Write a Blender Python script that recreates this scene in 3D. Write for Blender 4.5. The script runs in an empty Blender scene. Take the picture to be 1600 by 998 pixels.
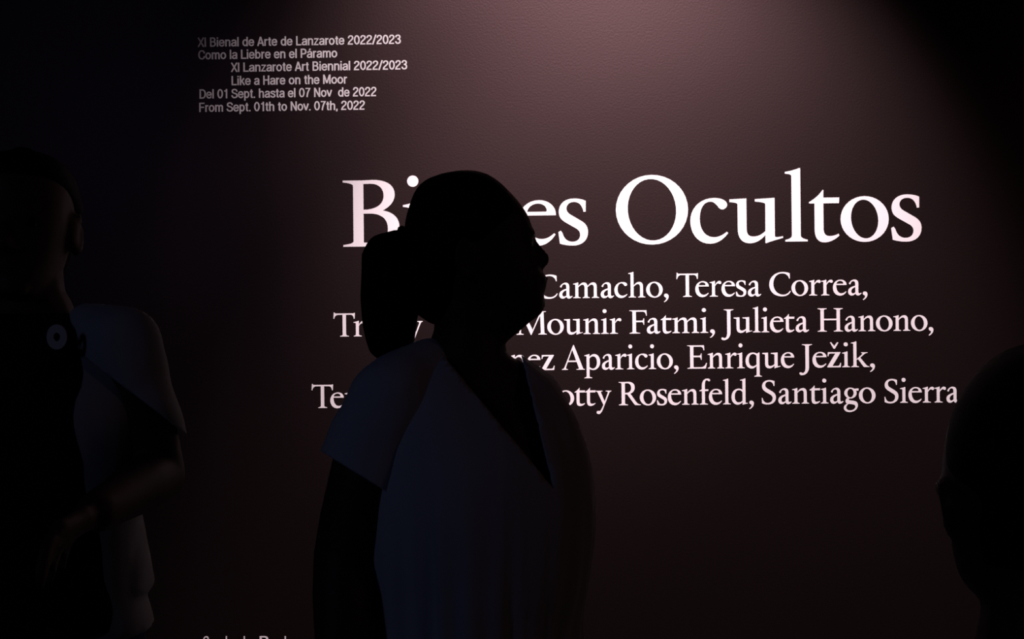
import bpy, bmesh, math, random
from mathutils import Vector, Matrix, noise
from mathutils.geometry import tessellate_polygon

scene = bpy.context.scene
COL = scene.collection
R = math.radians
random.seed(4)

# ------------------------------------------------------------------ camera, world, lights, exposure
F_PX = 1931.0                       # focal length in pixels of the 1600 wide frame
CAM_Z = 1.42
WALL_Y = 3.4
ROLL, YAW = R(0.6), R(1.2)
cam_data = bpy.data.cameras.new('camera')
cam_data.sensor_width = 36.0
cam_data.lens = 36.0 * F_PX / 1600.0
cam_data.clip_start = 0.02
cam = bpy.data.objects.new('camera', cam_data)
COL.objects.link(cam)
CAM = Vector((0, 0, CAM_Z))
cam_rot = Matrix.Rotation(YAW, 3, 'Z') @ Matrix.Rotation(R(90), 3, 'X') @ Matrix.Rotation(-ROLL, 3, 'Z')
cam.matrix_world = Matrix.Translation(CAM) @ cam_rot.to_4x4()
scene.camera = cam


def at(px, py, y):
    """the point at depth y (world Y) seen at pixel (px, py) of the photograph"""
    d = cam_rot @ Vector(((px - 800) / F_PX, (499 - py) / F_PX, -1))
    return CAM + d * (y / d.y)


world = bpy.data.worlds.new('dark_room')
scene.world = world
world.use_nodes = True
world.node_tree.nodes['Background'].inputs[0].default_value = (0.30, 0.35, 1.0, 1)
world.node_tree.nodes['Background'].inputs[1].default_value = 0.0

vs = scene.view_settings
scene.display_settings.display_device = 'sRGB'
vs.view_transform = 'Standard'
vs.look = 'None'
vs.gamma = 1.0
vs.use_curve_mapping = False
vs.exposure = 0.0


def spot(name, loc, target, watts, half_deg, blend, colour, radius):
    l = bpy.data.lights.new(name, 'SPOT')
    l.energy = watts
    l.color = colour
    l.spot_size = R(2 * half_deg)
    l.spot_blend = blend
    l.shadow_soft_size = radius
    o = bpy.data.objects.new(name, l)
    COL.objects.link(o)
    o.location = loc
    o.rotation_euler = (Vector(target) - Vector(loc)).to_track_quat('-Z', 'Y').to_euler()
    return o


def area(name, loc, target, watts, size, colour):
    l = bpy.data.lights.new(name, 'AREA')
    l.energy = watts
    l.color = colour
    l.shape = 'DISK'
    l.size = size
    o = bpy.data.objects.new(name, l)
    COL.objects.link(o)
    o.location = loc
    o.rotation_euler = (Vector(target) - Vector(loc)).to_track_quat('-Z', 'Y').to_euler()
    return o


# three ceiling spots grazing the text wall, and two weak unseen fill lights added to tint the figures
spot('wall_spot', (0.0, WALL_Y - 1.15, 3.70), (0.10, WALL_Y, 1.22), 135, 32.1, 0.655, (1.0, 0.93, 0.95), 0.04)
spot('wall_spot', (0.684, WALL_Y - 1.5, 3.90), (0.287, WALL_Y, 0.653), 515, 23.4, 0.62, (1.0, 0.93, 0.95), 0.04)
spot('wall_spot', (0.10, WALL_Y - 3.0, 4.05), tuple(at(872, 222, WALL_Y)), 330, 13.5, 1.0, (1.0, 0.93, 0.95), 0.04)
area('added_fill', (-2.6, -1.6, 2.6), (-0.3, 2.0, 1.2), 2.8, 0.5, (0.40, 0.48, 1.0))  # added bluish fill from the left, behind the camera
area('added_fill', (3.6, 0.9, 2.3), (0.1, 2.0, 1.2), 0.9, 0.5, (1.0, 0.55, 0.50))  # added reddish fill from the right, for the blouse


# ------------------------------------------------------------------ materials
def mat(name, colour, rough=0.6, spec=0.5, tint=None, bump=None, vary=None):
    m = bpy.data.materials.new(name)
    m.use_nodes = True
    nt = m.node_tree
    b = nt.nodes['Principled BSDF']
    b.inputs['Base Color'].default_value = (*colour, 1)
    b.inputs['Roughness'].default_value = rough
    b.inputs['Specular IOR Level'].default_value = spec
    if tint:
        b.inputs['Specular Tint'].default_value = (*tint, 1)
    tc = nt.nodes.new('ShaderNodeTexCoord')
    if vary:
        n = nt.nodes.new('ShaderNodeTexNoise')
        n.inputs['Scale'].default_value = vary[0]
        n.inputs['Detail'].default_value = 4
        mp = nt.nodes.new('ShaderNodeMapRange')
        mp.inputs['To Min'].default_value = 1 - vary[1]
        mp.inputs['To Max'].default_value = 1 + vary[1]
        mx = nt.nodes.new('ShaderNodeMixRGB')
        mx.blend_type = 'MULTIPLY'
        mx.inputs['Fac'].default_value = 1
        mx.inputs['Color1'].default_value = (*colour, 1)
        nt.links.new(tc.outputs['Object'], n.inputs['Vector'])
        nt.links.new(n.outputs['Fac'], mp.inputs['Value'])
        nt.links.new(mp.outputs['Result'], mx.inputs['Color2'])
        nt.links.new(mx.outputs['Color'], b.inputs['Base Color'])
    if bump:
        n = nt.nodes.new('ShaderNodeTexNoise')
        n.inputs['Scale'].default_value = bump[0]
        n.inputs['Detail'].default_value = 3
        bp = nt.nodes.new('ShaderNodeBump')
        bp.inputs['Strength'].default_value = bump[1]
        bp.inputs['Distance'].default_value = bump[2]
        nt.links.new(tc.outputs['Object'], n.inputs['Vector'])
        nt.links.new(n.outputs['Fac'], bp.inputs['Height'])
        nt.links.new(bp.outputs['Normal'], b.inputs['Normal'])
    return m


M_WALL = mat('dark_wall_paint', (0.0036, 0.0021, 0.0021), 0.42, 0.67, (1.0, 0.54, 0.57), (180, 0.12, 0.002), (3, 0.12))
M_SIDE = mat('black_paint', (0.006, 0.006, 0.007), 0.7, 0.2, None, (150, 0.1, 0.002))
M_FLOOR = mat('dark_floor', (0.010, 0.010, 0.011), 0.6, 0.3, None, (60, 0.1, 0.002), (2, 0.2))
M_VINYL = mat('white_vinyl', (0.93, 0.78, 0.81), 0.6, 0.2)
M_HAIR = mat('dark_hair', (0.008, 0.006, 0.005), 0.7, 0.06, None, (400, 0.3, 0.002))
M_SKIN = mat('tanned_skin', (0.09, 0.045, 0.032), 0.6, 0.2, None, (300, 0.1, 0.001))
M_BLOUSE = mat('pale_blouse_cloth', (0.55, 0.55, 0.58), 0.9, 0.1, None, (500, 0.2, 0.001))
M_TEE = mat('white_tshirt_cloth', (0.42, 0.42, 0.42), 0.9, 0.1, None, (500, 0.2, 0.001))
M_BLACK = mat('black_cloth', (0.012, 0.012, 0.014), 0.9, 0.1, None, (500, 0.2, 0.001))
M_NAVY = mat('navy_cloth', (0.03, 0.04, 0.12), 0.9, 0.1, None, (300, 0.2, 0.001))
M_RUBBER = mat('dark_rubber', (0.02, 0.02, 0.02), 0.7, 0.2)
M_BADGE = mat('pale_badge_card', (0.62, 0.60, 0.58), 0.5, 0.3)
M_EYE = mat('dark_eye', (0.03, 0.02, 0.02), 0.4, 0.2)


# ------------------------------------------------------------------ object helpers
def link(name, me, m, parent=None):
    o = bpy.data.objects.new(name, me)
    if m:
        me.materials.clear()
        me.materials.append(m)
    COL.objects.link(o)
    if parent:
        o.parent = parent
        par = parent
        inv = Matrix.Translation(-root_loc(parent))
        me.transform(inv)
    return o


def root_loc(o):
    v = Vector((0, 0, 0))
    while o is not None:
        v = v + o.location
        o = o.parent
    return v


def thing(name, label, cat, loc, group=None):
    o = bpy.data.objects.new(name, None)
    o.empty_display_size = 0.1
    COL.objects.link(o)
    o.location = loc
    return tag(o, label, cat, group)


def tag(o, label, cat, group=None):
    o['label'] = label
    o['category'] = cat
    o['kind'] = 'thing'
    if group:
        o['group'] = group
    return o


def from_bm(name, bm, m, parent=None, smooth=True):
    me = bpy.data.meshes.new(name)
    bm.to_mesh(me)
    bm.free()
    if smooth:
        for p in me.polygons:
            p.use_smooth = True
    return link(name, me, m, parent)


def box_obj(name, lo, hi, m):
    bm = bmesh.new()
    bmesh.ops.create_cube(bm, size=1)
    lo, hi = Vector(lo), Vector(hi)
    for v in bm.verts:
        v.co = Vector((lo[i] + (v.co[i] + 0.5) * (hi[i] - lo[i]) for i in range(3)))
    o = from_bm(name, bm, m, None, False)
    o['kind'] = 'structure'
    return o


# ------------------------------------------------------------------ the room
X0, X1, Y0, H = -4.2, 4.2, -3.2, 4.2
box_obj('wall_back', (X0, WALL_Y, 0), (X1, WALL_Y + 0.15, H), M_WALL)
box_obj('wall_left', (X0 - 0.15, Y0, 0), (X0, WALL_Y + 0.15, H), M_SIDE)
box_obj('wall_right', (X1, Y0, 0), (X1 + 0.15, WALL_Y + 0.15, H), M_SIDE)
box_obj('wall_front', (X0 - 0.15, Y0 - 0.15, 0), (X1 + 0.15, Y0, H), M_SIDE)
box_obj('floor', (X0 - 0.15, Y0 - 0.15, -0.12), (X1 + 0.15, WALL_Y + 0.15, 0), M_FLOOR)
box_obj('ceiling', (X0 - 0.15, Y0 - 0.15, H), (X1 + 0.15, WALL_Y + 0.15, H + 0.12), M_SIDE)

# ------------------------------------------------------------------ serif letter shapes (units of 1/1000 em, baseline y = 0)


def foot(a, b, x0, x1, y=0, up=1, t=17, br=62):
    """bracketed slab serif on a stem a..b, spreading from x0 to x1"""
    q = lambda d: y + up * d
    return (f"M {x0} {q(0)} L {x1} {q(0)} L {x1} {q(t)} C {x1 - (x1 - b) * .45} {q(t + 8)} {b} {q(t + 14)} {b} {q(br)} "
            f"L {a} {q(br)} C {a} {q(t + 14)} {x0 + (a - x0) * .45} {q(t + 8)} {x0} {q(t)} Z")


def rect(x0, x1, y0, y1):
    return f"M {x0} {y0} L {x1} {y0} L {x1} {y1} L {x0} {y1} Z"


def ell(cx, cy, rx, ry, rot=0):
    k = 0.5523
    pts = [(1, 0), (1, k), (k, 1), (0, 1), (-k, 1), (-1, k), (-1, 0), (-1, -k), (-k, -1), (0, -1), (k, -1), (1, -k), (1, 0)]
    c, s = math.cos(R(rot)), math.sin(R(rot))
    P = [(cx + x * rx * c - y * ry * s, cy + x * rx * s + y * ry * c) for x, y in pts]
    out = f"M {P[0][0]} {P[0][1]} "
    for i in range(0, 12, 3):
        out += "C " + " ".join(f"{p[0]} {p[1]}" for p in P[i + 1:i + 4]) + " "
    return out + "Z"


def flagstem(x0, x1, top, bottom=40, tip=-62):
    """lower-case stem whose head carries a slanted flag serif"""
    return (f"M {x1} {top + 8} L {x1} {bottom} L {x0} {bottom} L {x0} {top - 70} C {x0} {top - 52} {x0 - 14} {top - 48} {x0 + tip} {top - 44} "
            f"L {x0 + tip} {top - 26} C {x0 - 12} {top - 18} {x1 - 44} {top - 4} {x1 - 8} {top + 11} Z")


ARCH = lambda a, b: (f"M {a} 330 C {a + 50} 394 {a + 98} 436 {a + 158} 436 C {a + 232} 436 {b} 384 {b} 300 L {b} 40 L {b - 84} 40 "
                     f"L {b - 84} 290 C {b - 84} 346 {b - 104} 374 {b - 144} 374 C {a + 80} 374 {a + 38} 340 {a} 296 Z")
BOWL_D = ("M 332 404 C 298 426 262 436 226 436 C 100 436 14 336 14 200 C 14 72 90 -12 186 -12 C 242 -12 292 20 334 66 L 334 108 "
          "C 300 70 262 50 222 50 C 150 50 106 116 106 216 C 106 320 150 396 226 396 C 270 396 306 370 332 330 Z")
S_LOW = ("M 262 316 L 285 318 L 286 424 C 254 440 210 448 166 448 C 80 448 20 396 20 318 C 20 262 48 236 96 208 L 186 156 C 216 138 228 118 228 92 "
         "C 228 50 198 24 152 24 C 102 24 68 56 54 112 L 38 134 L 14 120 L 28 6 C 64 -6 114 -14 160 -14 C 250 -14 306 42 306 118 C 306 172 282 202 236 230 "
         "L 142 286 C 110 306 96 324 96 350 C 96 388 126 414 170 414 C 218 414 246 384 260 330 Z")
Z_LOW = ("M 30 424 L 370 424 L 370 408 L 152 38 L 290 38 C 336 38 350 62 366 124 L 386 122 L 376 0 L 14 0 L 14 16 L 234 386 L 110 386 C 66 386 58 366 44 310 L 24 312 Z")

# each glyph: (advance, [component, ...]); a component is (outer path, [hole paths])
G = {}
G['a'] = (404, [("M 56 326 C 85 385 150 436 212 436 C 282 436 318 392 318 318 L 316 110 C 316 66 328 50 348 50 C 364 50 380 56 394 66 L 404 48 C 376 14 342 -12 304 -12 C 264 -12 238 16 234 58 L 232 310 C 232 362 214 390 176 390 C 138 390 112 360 102 308 C 92 296 58 306 56 326 Z", []),
                ("M 242 266 C 150 242 32 202 32 96 C 32 32 74 -12 132 -12 C 178 -12 216 20 246 54 L 246 88 C 220 62 194 48 170 48 C 140 48 120 70 120 108 C 120 170 180 206 242 228 Z", [])])
G['c'] = (386, [("M 376 92 L 362 104 C 322 70 280 52 238 52 C 160 52 102 120 102 232 C 102 330 140 400 205 400 C 240 400 262 374 284 344 C 300 324 318 318 336 326 C 362 336 374 362 366 382 C 352 418 300 436 240 436 C 110 436 10 340 10 212 C 10 80 90 -12 200 -12 C 280 -12 340 40 376 92 Z", [])])
G['e'] = (396, [("M 382 98 L 369 110 C 330 74 290 54 244 54 C 164 54 104 120 98 286 L 388 286 C 390 372 322 436 220 436 C 98 436 8 336 8 210 C 8 78 92 -12 208 -12 C 288 -12 346 40 382 98 Z",
                 ["M 104 322 L 286 322 C 292 322 298 328 298 336 C 294 372 262 402 212 402 C 156 402 116 370 104 322 Z"])])
G['d'] = (482, [(BOWL_D, []), ("M 412 720 L 412 60 C 412 40 427 34 472 36 L 472 18 C 430 10 380 0 334 -14 L 326 -8 L 326 640 C 326 660 310 664 262 664 L 262 682 C 320 690 370 704 404 724 Z", [])])
G['f'] = (282, [("M 82 40 L 82 520 C 82 650 150 726 240 726 C 286 726 318 708 318 680 C 318 654 296 640 276 652 C 258 664 240 680 218 680 C 182 680 168 620 168 520 L 168 40 Z", []),
                (foot(82, 168, 18, 252), []), ("M 12 376 L 12 394 L 84 425 L 268 425 L 260 378 Z", [])])
G['g'] = (424, [(ell(198, 284, 172, 152), [ell(198, 284, 88, 120)]), ("M 290 402 C 330 404 380 412 428 412 L 420 350 L 320 352 Z", []),
                ("M 120 156 L 176 140 C 134 116 140 90 174 84 C 270 70 402 76 402 -50 C 402 -160 300 -246 170 -246 C 70 -246 8 -196 8 -130 C 8 -78 50 -36 110 -10 C 70 4 52 30 56 62 C 60 100 84 132 120 156 Z",
                 ["M 150 -18 C 106 -38 76 -76 76 -118 C 76 -166 120 -200 190 -200 C 274 -200 332 -154 332 -92 C 332 -30 250 -30 150 -18 Z"])])
G['h'] = (502, [(flagstem(78, 162, 708), []), (ARCH(160, 424), []), (foot(78, 162, 18, 226), []), (foot(340, 424, 284, 488), [])])
G['i'] = (244, [(flagstem(80, 164, 430), []), (foot(80, 164, 18, 230), []), (ell(118, 638, 56, 56), [])])
G['k'] = (492, [(flagstem(78, 162, 708), []), (foot(78, 162, 18, 226), []),
                ("M 158 212 L 300 340 C 330 370 326 390 290 394 L 290 412 L 462 412 L 462 394 C 410 390 390 378 350 342 L 208 214 Z", []),
                ("M 192 240 L 262 266 L 404 84 C 440 40 466 22 508 18 L 508 0 L 380 0 C 362 0 350 10 336 28 Z", [])])
G['l'] = (242, [(flagstem(80, 166, 708), []), (foot(80, 166, 16, 232), [])])
G['n'] = (500, [(flagstem(80, 164, 430), []), (ARCH(162, 424), []), (foot(80, 164, 18, 226), []), (foot(340, 424, 284, 488), [])])
G['m'] = (756, [(flagstem(80, 164, 430), []), (ARCH(162, 422), []), (ARCH(420, 680), []), (foot(80, 164, 18, 226), []), (foot(338, 422, 282, 480), []), (foot(596, 680, 540, 744), [])])
G['o'] = (480, [(ell(240, 212, 232, 224), [ell(240, 212, 130, 190, 7)])])
G['p'] = (492, [(flagstem(80, 164, 430, -190), []), (foot(80, 164, 14, 240, -240), []),
                ("M 160 356 C 200 406 250 436 304 436 C 408 436 474 344 474 220 C 474 84 384 -12 270 -12 C 226 -12 190 2 160 28 L 160 84 C 190 50 226 30 262 30 C 336 30 380 100 380 208 C 380 310 336 374 272 374 C 230 374 196 350 160 310 Z", [])])
G['q'] = (488, [(BOWL_D, []), ("M 328 -190 L 412 -190 L 412 436 L 398 440 C 378 420 352 406 326 402 Z", []), (foot(328, 412, 262, 480, -240), [])])
G['r'] = (336, [(flagstem(80, 164, 430), []), (foot(80, 164, 18, 244), []),
                ("M 160 314 C 196 392 240 438 292 438 C 320 438 342 416 342 390 C 342 362 320 342 296 350 C 270 358 256 374 236 366 C 206 352 182 322 160 282 Z", [])])
G['s'] = (318, [(S_LOW, [])])
G['t'] = (300, [("M 146 500 L 138 502 C 110 460 70 420 6 384 L 6 370 L 58 370 L 58 110 C 58 34 92 -12 152 -12 C 210 -12 262 20 296 54 L 288 72 C 256 56 230 50 204 50 C 164 50 144 74 144 124 L 144 370 L 294 370 L 298 426 L 144 426 Z", [])])
G['u'] = (524, [("M 4 420 L 168 428 L 168 130 C 168 76 190 54 234 54 C 282 54 322 78 352 110 L 352 72 C 312 20 256 -12 200 -12 C 122 -12 82 40 82 130 L 82 366 C 82 386 52 388 4 394 Z", []),
                ("M 250 420 L 440 430 L 440 58 C 440 40 470 46 518 54 L 520 38 C 470 22 400 6 354 -14 L 348 -8 L 350 366 C 350 386 312 388 250 396 Z", [])])
G['y'] = (456, [("M 8 414 L 210 414 L 210 396 C 170 394 160 386 168 362 L 270 112 L 244 -12 L 80 350 C 66 382 46 394 8 396 Z", []),
                ("M 298 414 L 458 414 L 458 396 C 426 392 412 378 398 346 L 240 -50 C 204 -150 160 -240 100 -240 C 62 -240 40 -220 40 -192 C 40 -164 62 -150 86 -154 C 120 -160 140 -158 164 -120 C 196 -66 220 -10 244 44 L 354 346 C 366 378 350 394 298 396 Z", [])])
G['z'] = (398, [(Z_LOW, [])])
G['ž'] = (398, [(Z_LOW, []), ("M 92 690 L 120 704 L 205 596 L 290 704 L 318 690 L 224 520 L 186 520 Z", [])])
G['ó'] = (480, G['o'][1] + [("M 262 712 L 340 674 L 216 520 L 190 532 Z", [])])
G[','] = (216, [("M 96 98 C 138 98 166 64 166 20 C 166 -50 110 -112 44 -142 L 32 -124 C 74 -96 100 -64 100 -30 C 100 -4 36 0 36 44 C 36 76 62 98 96 98 Z", [])])
G['B'] = (584, [(rect(110, 212, 0, 652), []), ("M 8 652 L 120 652 L 120 580 C 112 616 90 624 8 634 Z", []), ("M 8 0 L 120 0 L 120 72 C 112 36 90 28 8 18 Z", []),
                ("M 200 652 L 300 656 C 446 656 522 600 522 510 C 522 430 456 380 402 354 L 206 324 L 206 362 C 346 362 412 420 412 498 C 412 580 356 618 276 618 L 206 616 Z", []),
                ("M 206 362 L 402 354 C 506 336 566 280 566 190 C 566 74 476 0 326 0 L 200 0 L 206 40 L 306 36 C 406 36 452 90 452 176 C 452 270 386 324 276 324 L 206 324 Z", [])])
G['O'] = (718, [(ell(358, 328, 350, 342), [ell(358, 328, 234, 302, 5)])])
G['C'] = (634, [("M 600 480 L 578 482 C 560 570 490 628 390 628 C 240 628 140 510 140 340 C 140 160 260 34 410 34 C 490 34 560 70 604 140 L 624 130 C 592 40 500 -14 380 -14 C 170 -14 26 120 26 320 C 26 520 190 668 400 668 C 470 668 540 656 598 630 Z", [])])
G['T'] = (612, [("M 8 504 L 30 500 C 48 580 84 612 150 612 L 266 612 L 266 40 L 362 40 L 362 612 L 480 612 C 546 612 574 580 584 498 L 606 500 L 616 655 L 604 668 C 590 654 570 652 540 652 L 90 652 C 60 652 44 660 34 682 L 18 680 Z", []), (foot(266, 362, 190, 440), [])])
G['M'] = (880, [("M 98 16 L 142 16 L 196 640 L 148 640 Z", []), ("M 52 652 L 220 652 L 220 630 L 52 634 Z", []), (foot(96, 144, 20, 224), []),
                ("M 128 652 L 236 652 L 470 150 L 442 -8 L 424 -8 Z", []), ("M 462 106 L 424 -8 L 442 -8 L 748 652 L 704 652 Z", []),
                ("M 690 652 L 788 652 L 806 30 L 706 30 Z", []), ("M 700 652 L 854 652 L 854 634 L 700 626 Z", []), (foot(706, 806, 636, 872), [])])
G['F'] = (500, [(rect(98, 194, 30, 630), []), (foot(98, 194, 18, 304), []), ("M 18 652 L 200 652 L 200 600 L 98 600 C 94 626 70 630 18 636 Z", []),
                ("M 180 652 L 478 652 L 488 500 L 468 500 C 454 580 430 612 370 612 L 180 612 Z", []),
                ("M 180 362 L 350 362 C 380 362 390 380 396 424 L 416 424 L 416 246 L 396 246 C 390 300 376 320 346 320 L 180 320 Z", [])])
G['J'] = (284, [("M 102 630 L 198 630 L 198 20 C 198 -110 126 -200 20 -212 C -34 -214 -62 -192 -62 -164 C -62 -138 -36 -124 -14 -136 C 20 -154 46 -160 70 -130 C 98 -96 102 -40 102 40 Z", []), (foot(102, 198, 14, 286, 652, -1), [])])
G['H'] = (744, [(rect(98, 194, 30, 622), []), (rect(550, 646, 30, 622), []), (rect(180, 560, 318, 360), []), (foot(98, 194, 18, 276), []), (foot(550, 646, 470, 728), []),
                (foot(98, 194, 18, 276, 652, -1), []), (foot(550, 646, 470, 728, 652, -1), [])])
G['A'] = (648, [("M 326 694 L 350 694 L 606 50 C 612 30 630 20 660 18 L 660 0 L 418 0 L 418 18 C 480 20 494 30 484 60 L 298 566 Z", []),
                ("M 326 694 L 300 566 L 120 84 C 106 40 118 24 168 18 L 168 0 L -6 0 L -6 18 C 40 24 56 40 76 84 L 318 672 Z", []), ("M 152 220 L 440 220 L 426 260 L 168 260 Z", [])])
G['E'] = (584, [(rect(98, 194, 20, 630), []), ("M 18 652 L 200 652 L 200 600 L 98 600 C 94 626 70 630 18 636 Z", []), ("M 18 0 L 200 0 L 200 52 L 98 52 C 94 26 70 22 18 16 Z", []),
                ("M 180 652 L 496 652 L 504 512 L 484 512 C 470 584 446 612 386 612 L 180 612 Z", []),
                ("M 180 362 L 360 362 C 390 362 400 380 406 424 L 426 424 L 426 246 L 406 246 C 400 300 386 320 356 320 L 180 320 Z", []),
                ("M 180 0 L 544 0 L 576 156 L 556 162 C 522 72 486 40 400 40 L 180 40 Z", [])])
G['R'] = (622, [(rect(98, 194, 30, 640), []), (foot(98, 194, 18, 276), []), ("M 18 652 L 200 652 L 200 600 L 98 600 C 94 626 70 630 18 636 Z", []),
                ("M 180 652 L 280 658 C 410 658 474 594 474 500 C 474 380 380 306 240 306 L 186 312 L 186 346 C 310 338 372 390 372 486 C 372 572 322 618 250 618 L 186 614 Z", []),
                ("M 244 320 L 346 330 L 500 108 C 544 48 580 24 640 18 L 640 0 L 520 0 C 480 0 462 16 436 54 Z", [])])
G['S'] = (462, [("M 366 500 L 388 502 L 392 636 C 346 658 296 668 246 668 C 128 668 42 596 42 494 C 42 420 84 374 160 328 L 264 266 C 314 236 336 206 336 160 C 336 80 284 28 200 28 C 122 28 72 76 54 170 L 32 168 L 36 24 C 80 0 138 -14 200 -14 C 336 -14 428 66 428 186 C 428 264 388 314 308 362 L 204 424 C 152 456 132 486 132 528 C 132 588 174 628 242 628 C 310 628 350 586 366 500 Z", [])])
G['L'] = (560, [(rect(98, 194, 20, 622), []), (foot(98, 194, 18, 300, 652, -1), []), ("M 18 0 L 200 0 L 200 52 L 98 52 C 94 26 70 22 18 16 Z", []),
                ("M 180 0 L 524 0 L 556 170 L 536 176 C 504 76 470 40 390 40 L 180 40 Z", [])])
KERN = {('T', 'e'): -86, ('T', 'r'): -52, ('F', 'a'): -48, ('r', 'a'): -12, ('t', 't'): -8, ('y', ','): -40, ('o', ','): -12, ('R', 'o'): -14, ('t', 'y'): -14, ('f', 'e'): -12, ('A', 'p'): -16, ('L', 'o'): -20}


def flatten(path, n=9):
    tk = path.split()
    i, pts, cur = 0, [], None
    while i < len(tk):
        c = tk[i]
        if c in 'ML':
            cur = (float(tk[i + 1]), float(tk[i + 2]))
            pts.append(cur)
            i += 3
        elif c == 'C':
            p = [cur] + [(float(tk[i + 1 + 2 * k]), float(tk[i + 2 + 2 * k])) for k in range(3)]
            for s in range(1, n + 1):
                t = s / n
                u = 1 - t
                pts.append(tuple(u ** 3 * p[0][k] + 3 * u * u * t * p[1][k] + 3 * u * t * t * p[2][k] + t ** 3 * p[3][k] for k in (0, 1)))
            cur = p[3]
            i += 7
        else:
            i += 1
    out = []
    for q in pts:
        if not out or (abs(q[0] - out[-1][0]) + abs(q[1] - out[-1][1])) > 0.6:
            out.append(q)
    if abs(out[0][0] - out[-1][0]) + abs(out[0][1] - out[-1][1]) < 0.6:
        out.pop()
    return out


_cache = {}


def glyph_geo(ch):
    """list of (loops, triangles) per component"""
    if ch not in _cache:
        res = []
        for outer, holes in G[ch][1]:
            loops = [flatten(outer)] + [flatten(h) for h in holes]
            tris = tessellate_polygon([[Vector((x, y, 0)) for x, y in lp] for lp in loops])
            res.append((loops, tris))
        _cache[ch] = res
    return _cache[ch]


def word_extent(text):
    x, lo, hi = 0, 1e9, -1e9
    pos = []
    for k, ch in enumerate(text):
        if k:
            x += KERN.get((text[k - 1], ch), 0)
        pos.append(x)
        for loops, _ in glyph_geo(ch):
            for px, _y in loops[0]:
                lo, hi = min(lo, x + px), max(hi, x + px)
        x += G[ch][0]
    return pos, lo, hi


VINYL_T = 0.0012


def word_bm(text, x_left, z, size, xscale):
    """extruded letters standing on the wall plane, ink starting at x_left"""
    bm = bmesh.new()
    pos, lo, hi = word_extent(text)
    s = size / 1000.0
    for ch, x in zip(text, pos):
        for k, (loops, tris) in enumerate(glyph_geo(ch)):
            flat = [p for lp in loops for p in lp]
            W = lambda p, y: Vector((x_left + (x + p[0] - lo) * s * xscale, y, z + p[1] * s))
            fr = [bm.verts.new(W(p, WALL_Y - VINYL_T - k * 0.00006)) for p in flat]
            bk = [bm.verts.new(W(p, WALL_Y)) for p in flat]
            for t in tris:
                try:
                    f = bm.faces.new([fr[i] for i in t])
                    if f.calc_area() > 0:
                        f.normal_update()
                        if f.normal.y > 0:
                            f.normal_flip()
                except ValueError:
                    pass
            o = 0
            for lp in loops:
                n = len(lp)
                for i in range(n):
                    j = (i + 1) % n
                    try:
                        bm.faces.new([fr[o + i], bk[o + i], bk[o + j], fr[o + j]])
                    except ValueError:
                        pass
                o += n
    return bm


def line_z(pts):
    return sum(at(px, py, WALL_Y).z for px, py in pts) / len(pts)


M_PER_PX = WALL_Y / F_PX


def text_line(name, label, group, base_pts, em_px, words):
    """words: (text, left px or None, right px); None keeps the natural width and sets the other end"""
    z = line_z(base_pts)
    size = em_px * M_PER_PX
    py = sum(p[1] for p in base_pts) / len(base_pts)
    built = []
    for text, l, r in words:
        _, lo, hi = word_extent(text)
        nat = (hi - lo) * size / 1000
        if l is None:
            xr = at(r, py, WALL_Y).x
            xl, xs = xr - nat, 1.0
        elif r is None:
            xl, xs = at(l, py, WALL_Y).x, 1.0
        else:
            xl = at(l, py, WALL_Y).x
            xs = (at(r, py, WALL_Y).x - xl) / nat
        print('WORD %-12s xscale %.3f' % (text, xs))
        built.append((text, xl, xs))
    root = thing(name, label, 'lettering', (built[0][1], WALL_Y, z), group)
    for text, xl, xs in built:
        from_bm('word', word_bm(text, xl, z, size, xs), M_VINYL, root, False)
    return root


EM_T, EM_B = 159.0, 55.6
text_line('title_lettering', 'largest white serif lettering, the two word exhibition title Bienes Ocultos', None,
          [(580, 386), (900, 381.5), (1250, 376.5), (1430, 374.7)], EM_T, [('Bienes', 536.5, 919), ('Ocultos', 962.7, 1440)])
NG = 'rows of artist names under the title'
text_line('name_lettering', 'topmost row of white serif names directly below the big title, Camacho and Correa', NG,
          [(900, 465.5), (1080, 463.6), (1250, 462)], EM_B, [('Camacho,', 838, 1044.7), ('Teresa', 1057, 1189.4), ('Correa,', 1202, 1355.4)])
text_line('name_lettering', 'second row of white serif names under the title, ending in Hanono', NG,
          [(545, 526), (900, 521.7), (1300, 517.7)], EM_B,
          [('Tracey', 521.3, None), ('Rose,', None, 796), ('Mounir', 807, 971), ('Fatmi,', 983.7, 1117), ('Julieta', 1127, 1264), ('Hanono,', 1277.6, 1458.3)])
text_line('name_lettering', 'third row of white serif names under the title, ending with an accented z word', NG,
          [(860, 578), (950, 577), (1120, 575.6), (1300, 573.6)], EM_B,
          [('López', None, 866.5), ('Aparicio,', 877.9, 1060.2), ('Enrique', 1074, 1241), ('Ježik,', 1249, 1367)])
text_line('name_lettering', 'lowest and widest row of white serif names, ending in the word Sierra', NG,
          [(520, 637), (1000, 632), (1300, 630), (1450, 629.5)], EM_B,
          [('Teresa', 487.2, None), ('Lotty', None, 955.4), ('Rosenfeld,', 967, 1177.9), ('Santiago', 1190.3, 1368), ('Sierra', 1382, 1499.3)])


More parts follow.
